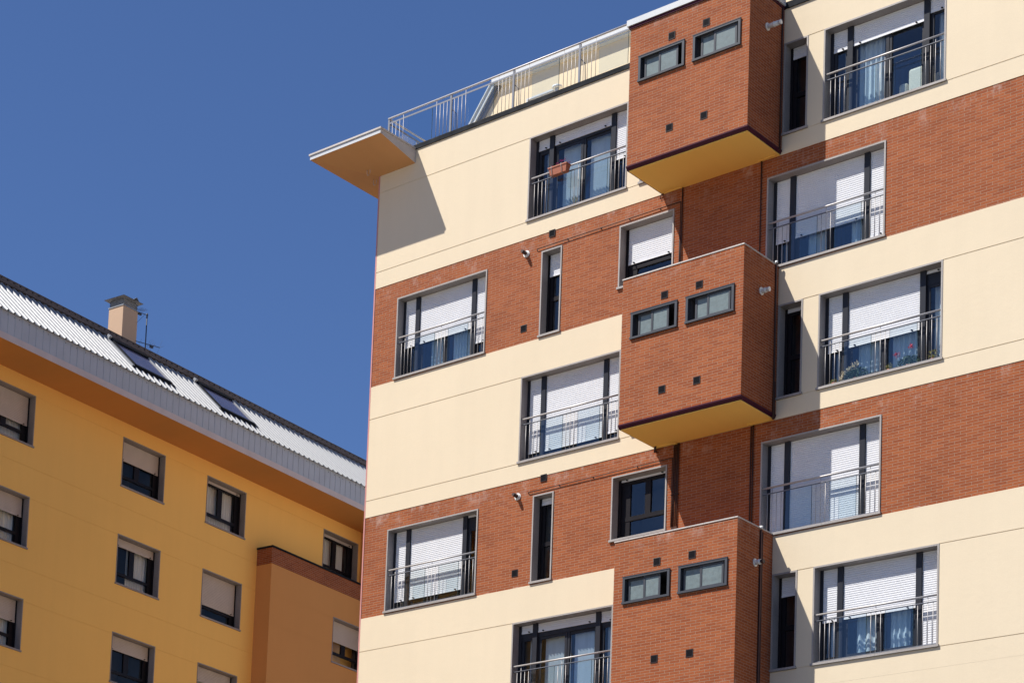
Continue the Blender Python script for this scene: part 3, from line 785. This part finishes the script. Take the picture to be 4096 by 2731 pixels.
# eaves: soffit, beam, ribbed fascia
YO = -1.362; ZS = 25.81
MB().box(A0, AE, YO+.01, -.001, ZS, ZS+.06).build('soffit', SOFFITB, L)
MB().box(A0, AE, YO-.012, YO+.009, ZS-.012, 25.975).build('eaves_beam', BEAM, L)
mb = MB(); MBd = MB()
x = A0
pts = []
while x < AE:
    pts += [(x, YO+.004), (x+.250, YO+.004), (x+.256, YO-.010), (x+.274, YO-.010)]; x += .28
for i in range(len(pts)-1):
    a, b = pts[i], pts[i+1]; mb.poly([(a[0],a[1],25.985),(b[0],b[1],25.985),(b[0],b[1],26.62),(a[0],a[1],26.62)])
mb.box(A0, AE, YO-.014, YO+.003, 25.975, 25.992)
x = A0+.1; i = 0
while x < AE:
    mb.box(x-.009, x+.009, YO-.004, YO+.002, 26.505, 26.523, 1); x += (.19, .38, .33, .26)[i % 4]; i += 1
mb.build('fascia', [FASC, BLACKAL], L)
# steep corrugated slope
SK = .996; SL = math.hypot(1, SK)
def sp(a, n, h=0.):     # n = outward distance of the slope point, h = height above the sheet
    return (a, -n - h*SK/SL, 26.65 + SK*(1.362-n) + h/SL)
NLO, NHI = 1.42, -.40
sk_areas = ((-.85, .87), (3.15, 4.92))
def rib_run(mb, a, n0, n1):
    P = [(a, 0), (a+.075, 0), (a+.098, .042), (a+.138, .042), (a+.165, 0), (a+.258, 0)]
    for i in range(len(P)-1):
        p, q = P[i], P[i+1]
        mb.poly([sp(p[0], n0, p[1]), sp(q[0], n0, q[1]), sp(q[0], n1, q[1]), sp(p[0], n1, p[1])])
    # turned-down end face under the sheet
    q = [sp(p[0], n0, p[1]) for p in P]; r = [(v[0], v[1]+.004, v[2]-.012) for v in q]
    for i in range(len(P)-1): mb.poly([r[i], r[i+1], q[i+1], q[i]])
mb = MB(); a = A0 + .02
while a < AE-.3:
    hit = [s for s in sk_areas if a+.2 > s[0]-.02 and a+.06 < s[1]+.02]
    if hit: rib_run(mb, a, 1.42, 1.08); rib_run(mb, a, -.07, NHI)
    else: rib_run(mb, a, NLO, NHI)
    a += .258
mb.poly([sp(A0,1.36,-.02), sp(AE,1.36,-.02), sp(AE,NHI,-.02), sp(A0,NHI,-.02)])
mb.box(A0, AE, YO+.006, YO+.05, 26.55, 26.64)
rf = mb.build('roof', CORR, L, 'steep zinc roof with standing ribs')
# upper eave and low roof above
mb = MB()
mb.box(A0, AE, .175, .75, 28.28, 28.43)
mb.poly([(A0,.165,28.45),(AE,.165,28.45),(AE,5,29.3),(A0,5,29.3)]); mb.poly([(A0,.165,28.45),(A0,.165,28.432),(AE,.165,28.432),(AE,.165,28.45)])
mb.poly([(A0,.165,28.432),(AE,.165,28.432),(AE,.176,28.432),(A0,.176,28.432)])
x = A0+.05
while x < AE:
    mb.box(x, x+.05, .168, .174, 28.375, 28.41, 1); x += .258
mb.build('upper_eave', [EAVE, BLACKAL], L)
mb = MB(); mb.poly([(A0,5,29.3),(AE,5,29.3),(AE,12,27.5),(A0,12,27.5)]); mb.poly([(A0,12,25.8),(AE,12,25.8),(AE,12,27.5),(A0,12,27.5)])
mb.build('rear_roof', CORR, L)
for (s0, s1) in sk_areas:
    def bar(mb, a0, a1, n0, n1, h0, h1, mi=0):
        v = [sp(a0,n0,h0), sp(a1,n0,h0), sp(a1,n1,h0), sp(a0,n1,h0), sp(a0,n0,h1), sp(a1,n0,h1), sp(a1,n1,h1), sp(a0,n1,h1)]
        n = len(mb.v); mb.v += v
        for q in ((0,3,2,1),(4,5,6,7),(0,1,5,4),(1,2,6,5),(2,3,7,6),(3,0,4,7)):
            mb.f.append(tuple(n+i for i in q)); mb.m.append(mi); mb.sm.append(False)
    mb = MB()
    bar(mb, s0, s0+.055, 1.0, -.03, -.01, .10); bar(mb, s1-.055, s1, 1.0, -.03, -.01, .085, 1)
    bar(mb, s0+.055, s1-.055, 1.02, .94, -.01, .085); bar(mb, s0+.055, s1-.055, .03, -.05, -.01, .11)
    bar(mb, s0-.10, s0-.003, 1.03, -.05, -.01, .055, 1); bar(mb, s1+.003, s1+.06, 1.03, -.05, -.01, .06, 1)
    bar(mb, s0-.10, s1+.06, 1.075, 1.032, -.01, .05); bar(mb, s0-.08, s0+.02, -.02, -.10, .0, .15, 1)
    sk = mb.build('skylight', [ZINC, CORR], rf)
    mb = MB(); mb.poly([sp(s0+.055,.94,.06), sp(s1-.055,.94,.06), sp(s1-.055,.03,.06), sp(s0+.055,.03,.06)])
    o = mb.build('pane', SKYG, sk)
# chimney
ca, cb, cn0, cn1 = .98, 1.655, -1.78, -1.20
mb = MB(); mb.box(ca, cb, -cn1, -cn0, 28.4, 30.09); ch = mb.build('chimney', CHIM, rf)
mb = MB()
mb.box(ca-.02, cb+.02, -cn1-.02, -cn0+.02, 30.075, 30.10)
for i in range(4):
    z = 30.115+.055*i; e = .035
    n = len(mb.v)
    o1, o2 = .03, .05
    lo_ = [(ca-o1+.03,-cn1-o1+.03,z),(cb+o1-.03,-cn1-o1+.03,z),(cb+o1-.03,-cn0+o1-.03,z),(ca-o1+.03,-cn0+o1-.03,z)]
    up_ = [(ca+.035,-cn1+.035,z+.046),(cb-.035,-cn1+.035,z+.046),(cb-.035,-cn0-.035,z+.046),(ca+.035,-cn0-.035,z+.046)]
    mb.v += lo_+up_
    for q in ((0,1,5,4),(1,2,6,5),(2,3,7,6),(3,0,4,7)):
        mb.f.append(tuple(n+i for i in q)); mb.m.append(0); mb.sm.append(False)
mb.box(ca+.04, cb-.04, -cn1+.04, -cn0-.04, 30.09, 30.33, 1)
mb.build('chimney_louvre', [CORR, FASC], ch)
mb = MB(); y0, y1 = -cn1-.12, -cn0+.12; x0, x1 = ca-.13, cb+.12; zc_ = 30.33; ym = (y0+y1)/2; xm = (x0+x1)/2
mb.poly([(x0,y0,zc_),(x1,y0,zc_+.02),(xm+.1,ym,zc_+.11),(xm-.1,ym,zc_+.11)]); mb.poly([(x1,y0,zc_+.02),(x1,y1,zc_),(xm+.1,ym,zc_+.11)])
mb.poly([(x1,y1,zc_),(x0,y1,zc_+.01),(xm-.1,ym,zc_+.11),(xm+.1,ym,zc_+.11)]); mb.poly([(x0,y1,zc_+.01),(x0,y0,zc_),(xm-.1,ym,zc_+.11)])
mb.poly([(x0+.01,y0+.01,zc_-.004),(x0+.01,y1-.01,zc_+.006),(x1-.01,y1-.01,zc_-.004),(x1-.01,y0+.01,zc_+.016)])
mb.poly([(xm+.02,y0+.05,zc_+.03),(xm+.16,y0+.02,zc_+.13),(xm+.18,ym,zc_+.12),(xm+.0,ym,zc_+.10)]); mb.poly([(xm+.16,y0+.02,zc_+.13),(xm+.33,y0+.05,zc_+.02),(xm+.3,ym,zc_+.06),(xm+.18,ym,zc_+.12)])
mb.build('chimney_cowl', CORR, ch)

# ------------------------------------------------------------------ antenna (stands on the orange building's roof)
Mloc = Matrix.Translation((-12.483, 2.921, 0)) @ Matrix.Rotation(TH, 4, 'Z')
base = Mloc @ Vector((2.09, 1.20, 28.55))
an = empty('tv_antenna', base, TH, 'thin grey television antenna mast beside the rooftop chimney', 'antenna')
MB().tube([(0,0,0),(0,0,1.60)], .018, 8).tube([(0,0,1.5),(0,0,1.64)], .026, 8).build('mast', GREYAL, an)
mb = MB(); mb.tube([(-.46,0,1.54),(.05,0,1.60)], .011, 6)
for i in range(6):
    t = -.42+.06*i; mb.tube([(t,-.10,1.62+.012*i),(t,.10,1.62+.012*i)], .003, 4)
for j in (-.1,-.03,.04,.1): mb.tube([(-.44,j,1.66),(-.08,j,1.71)], .003, 4)
mb.tube([(-.46,0,1.18),(-.1,0,1.58)], .005, 4); mb.box(-.40,-.28,-.03,.03,1.48,1.53)
mb.build('upper_aerial', GREYAL, an)
mb = MB(); mb.tube([(-.46,0,.60),(.68,0,.78)], .011, 6)
for t, hh in ((-.25,.13),(.14,.18),(.22,.2),(.30,.2),(.40,.14),(.66,.28)):
    z = .60+(t+.46)*.158; mb.tube([(t-hh*.32,0,z-hh*.8),(t+hh*.4,0,z+hh)], .003, 4); mb.tube([(t,-hh*.6,z),(t,hh*.6,z)], .003, 4)
mb.box(.22,.34,-.03,.03,.64,.70)
mb.build('lower_aerial', GREYAL, an)

# ------------------------------------------------------------------ flower box on the top-left window rail
FX, FZ = 4.47, 27.07
fb = empty('flower_box', (FX, -.10, FZ), 0, 'terracotta flower box hooked on the top left window rail', 'flower box')
mb = MB(); a, b = 0., .50
n = len(mb.v)
bt = [(a+.035,-.06,-.09),(b-.035,-.06,-.09),(b-.035,.06,-.09),(a+.035,.06,-.09)]; tp = [(a,-.095,.09),(b,-.095,.09),(b,.085,.09),(a,.085,.09)]
mb.v += bt+tp
for q in ((0,3,2,1),(0,1,5,4),(1,2,6,5),(2,3,7,6),(3,0,4,7)): mb.f.append(tuple(n+i for i in q)); mb.m.append(0); mb.sm.append(False)
mb.box(a-.01,b+.01,-.105,-.085,.075,.10); mb.box(a-.01,b+.01,.075,.095,.075,.10); mb.box(a-.01,a+.01,-.085,.075,.075,.10); mb.box(b-.01,b+.01,-.085,.075,.075,.10)
mb.poly([(a+.01,-.085,.07),(b-.01,-.085,.07),(b-.01,.075,.07),(a+.01,.075,.07)], 1)
mb.build('trough', [TERRA, PIPE], fb)
for x in (.09, .36):
    MB().tube([(x,.12,.13),(x,-.11,.11),(x,-.105,.05),(x,-.07,-.10),(x,.05,-.10)], .007, 6).build('hanger', STEEL, fb)
mb = MB()
for i in range(90):
    c = random.choice((.06,.2,.33,.42)); mb.leaf((c+random.gauss(0,.035), random.gauss(-.01,.04), .10+abs(random.gauss(0,.05))), .035, 0)
for c, h in ((.06,.10),(.2,.16),(.33,.2),(.42,.22),(.52,.05)):
    for i in range(16): mb.leaf((c+random.gauss(0,.018), -.02+random.gauss(0,.02), .10+h*.55+random.gauss(0,.016)), .035, 1)
mb.build('flowers', [LEAF, PINKF], fb)

def pot_plant(name, x, z, y, w, h, leafm, flowm, pots, label, cat, nleaf=260, nfl=0, fz=.8, clusters=None, lf=.04):
    r = empty(name, (x, y, z), 0, label, cat, 'potted plants on the window sill' if z < 25 else None)
    mb = MB(); n = 14; mb.tube([(0,0,0),(0,0,.075)], min(.05, w*.22), n, 0, min(.06, w*.26)); mb.build('pot', pots, r)
    mb = MB()
    for i in range(7):
        mb.tube([(0,0,.08),(random.uniform(-w*.4,w*.4), random.uniform(-.05,.05), h*random.uniform(.5,.9))], .004, 4, 0)
    for i in range(nleaf):
        t = random.random()*2*math.pi; q = math.sqrt(random.random())
        zz = .03+(h-.03)*random.random(); env = 1-.5*((zz/h-.45)**2)*3
        mb.leaf((math.cos(t)*q*w*.5*env, math.sin(t)*q*.09*env, zz), lf, 0)
    mb.build('foliage', leafm, r)
    if clusters:
        for (cx, cz, cr) in clusters:
            mb = MB()
            for i in range(60): mb.leaf((cx+random.gauss(0,cr*.5), -.07+random.gauss(0,cr*.35), cz+random.gauss(0,cr*.5)), .038, 0)
            mb.build('flower_head', flowm, r)
    return r
zs = zc(1)+.05
pot_plant('potted_plant', 12.08, zs, .135, .56, .28, LEAFB, WHITEF, TERRA, 'grey green pot plant with clusters of cream flowers on the sill', 'plant', 760, lf=.05,
          clusters=((-.30,.13,.05),(-.24,.22,.05),(-.13,.27,.055),(-.02,.31,.055),(.06,.35,.055),(-.29,.02,.045)))
pot_plant('potted_plant', 13.22, zs, .135, .52, .26, LEAFB, REDF, TERRA, 'geranium with two red flower heads behind the window rail', 'plant', 640, lf=.05,
          clusters=((-.22,.32,.055),(.08,.42,.06)))
pot_plant('potted_plant', 12.80, zs, .13, .20, .20, LEAFY, None, TERRA, 'small yellow green pot plant between the cream and the red flowers', 'plant', 110)
pot_plant('potted_plant', 13.74, zs, .13, .22, .26, LEAFY, None, TERRA, 'bushy yellow green pot plant at the right end of the flowered sill', 'plant', 130)
pot_plant('potted_plant', 11.60, zs, .13, .26, .16, LEAFY, None, TERRA, 'low olive green pot plant at the left end of the flowered sill', 'plant', 120)
pot_plant('potted_plant', 5.02, zc(0)+.05, .14, .12, .30, LEAFY, PINKF, MAGPOT, 'small plant in a magenta pot at the foot of the top left window', 'plant', 70, lf=.03)

# bottles inside the top bay's left window
bt = empty('bottle', (7.98, BY+.13, 27.705), 0, 'white bottle standing inside the left window of the top brick bay', 'bottle')
MB().tube([(0,0,0),(0,0,.11),(0,0,.135)], .034, 12).build('bottle_body', FLUEW, bt); MB().tube([(0,0,.135),(0,0,.16)], .018, 10).build('bottle_cap', FLUEW, bt)

# armchair seen through the top right window
ac = empty('armchair', (12.95, .75, zc(0)+.06), 0, 'pale armchair behind the glass of the top right window', 'armchair')
def soft(name, x0, x1, y0, y1, z0, z1, bev=.06):
    o = MB().box(x0, x1, y0, y1, z0, z1).build(name, WHITEF, ac); m = o.modifiers.new('bevel', 'BEVEL'); m.width = bev; m.segments = 4; return o
soft('backrest', -.02, .52, -.25, -.08, .12, .78); soft('seat', 0, .50, -.06, .40, .15, .40); soft('armrest', -.22, -.04, -.25, .40, .05, .52); soft('armrest', .54, .70, -.25, .40, .05, .52)
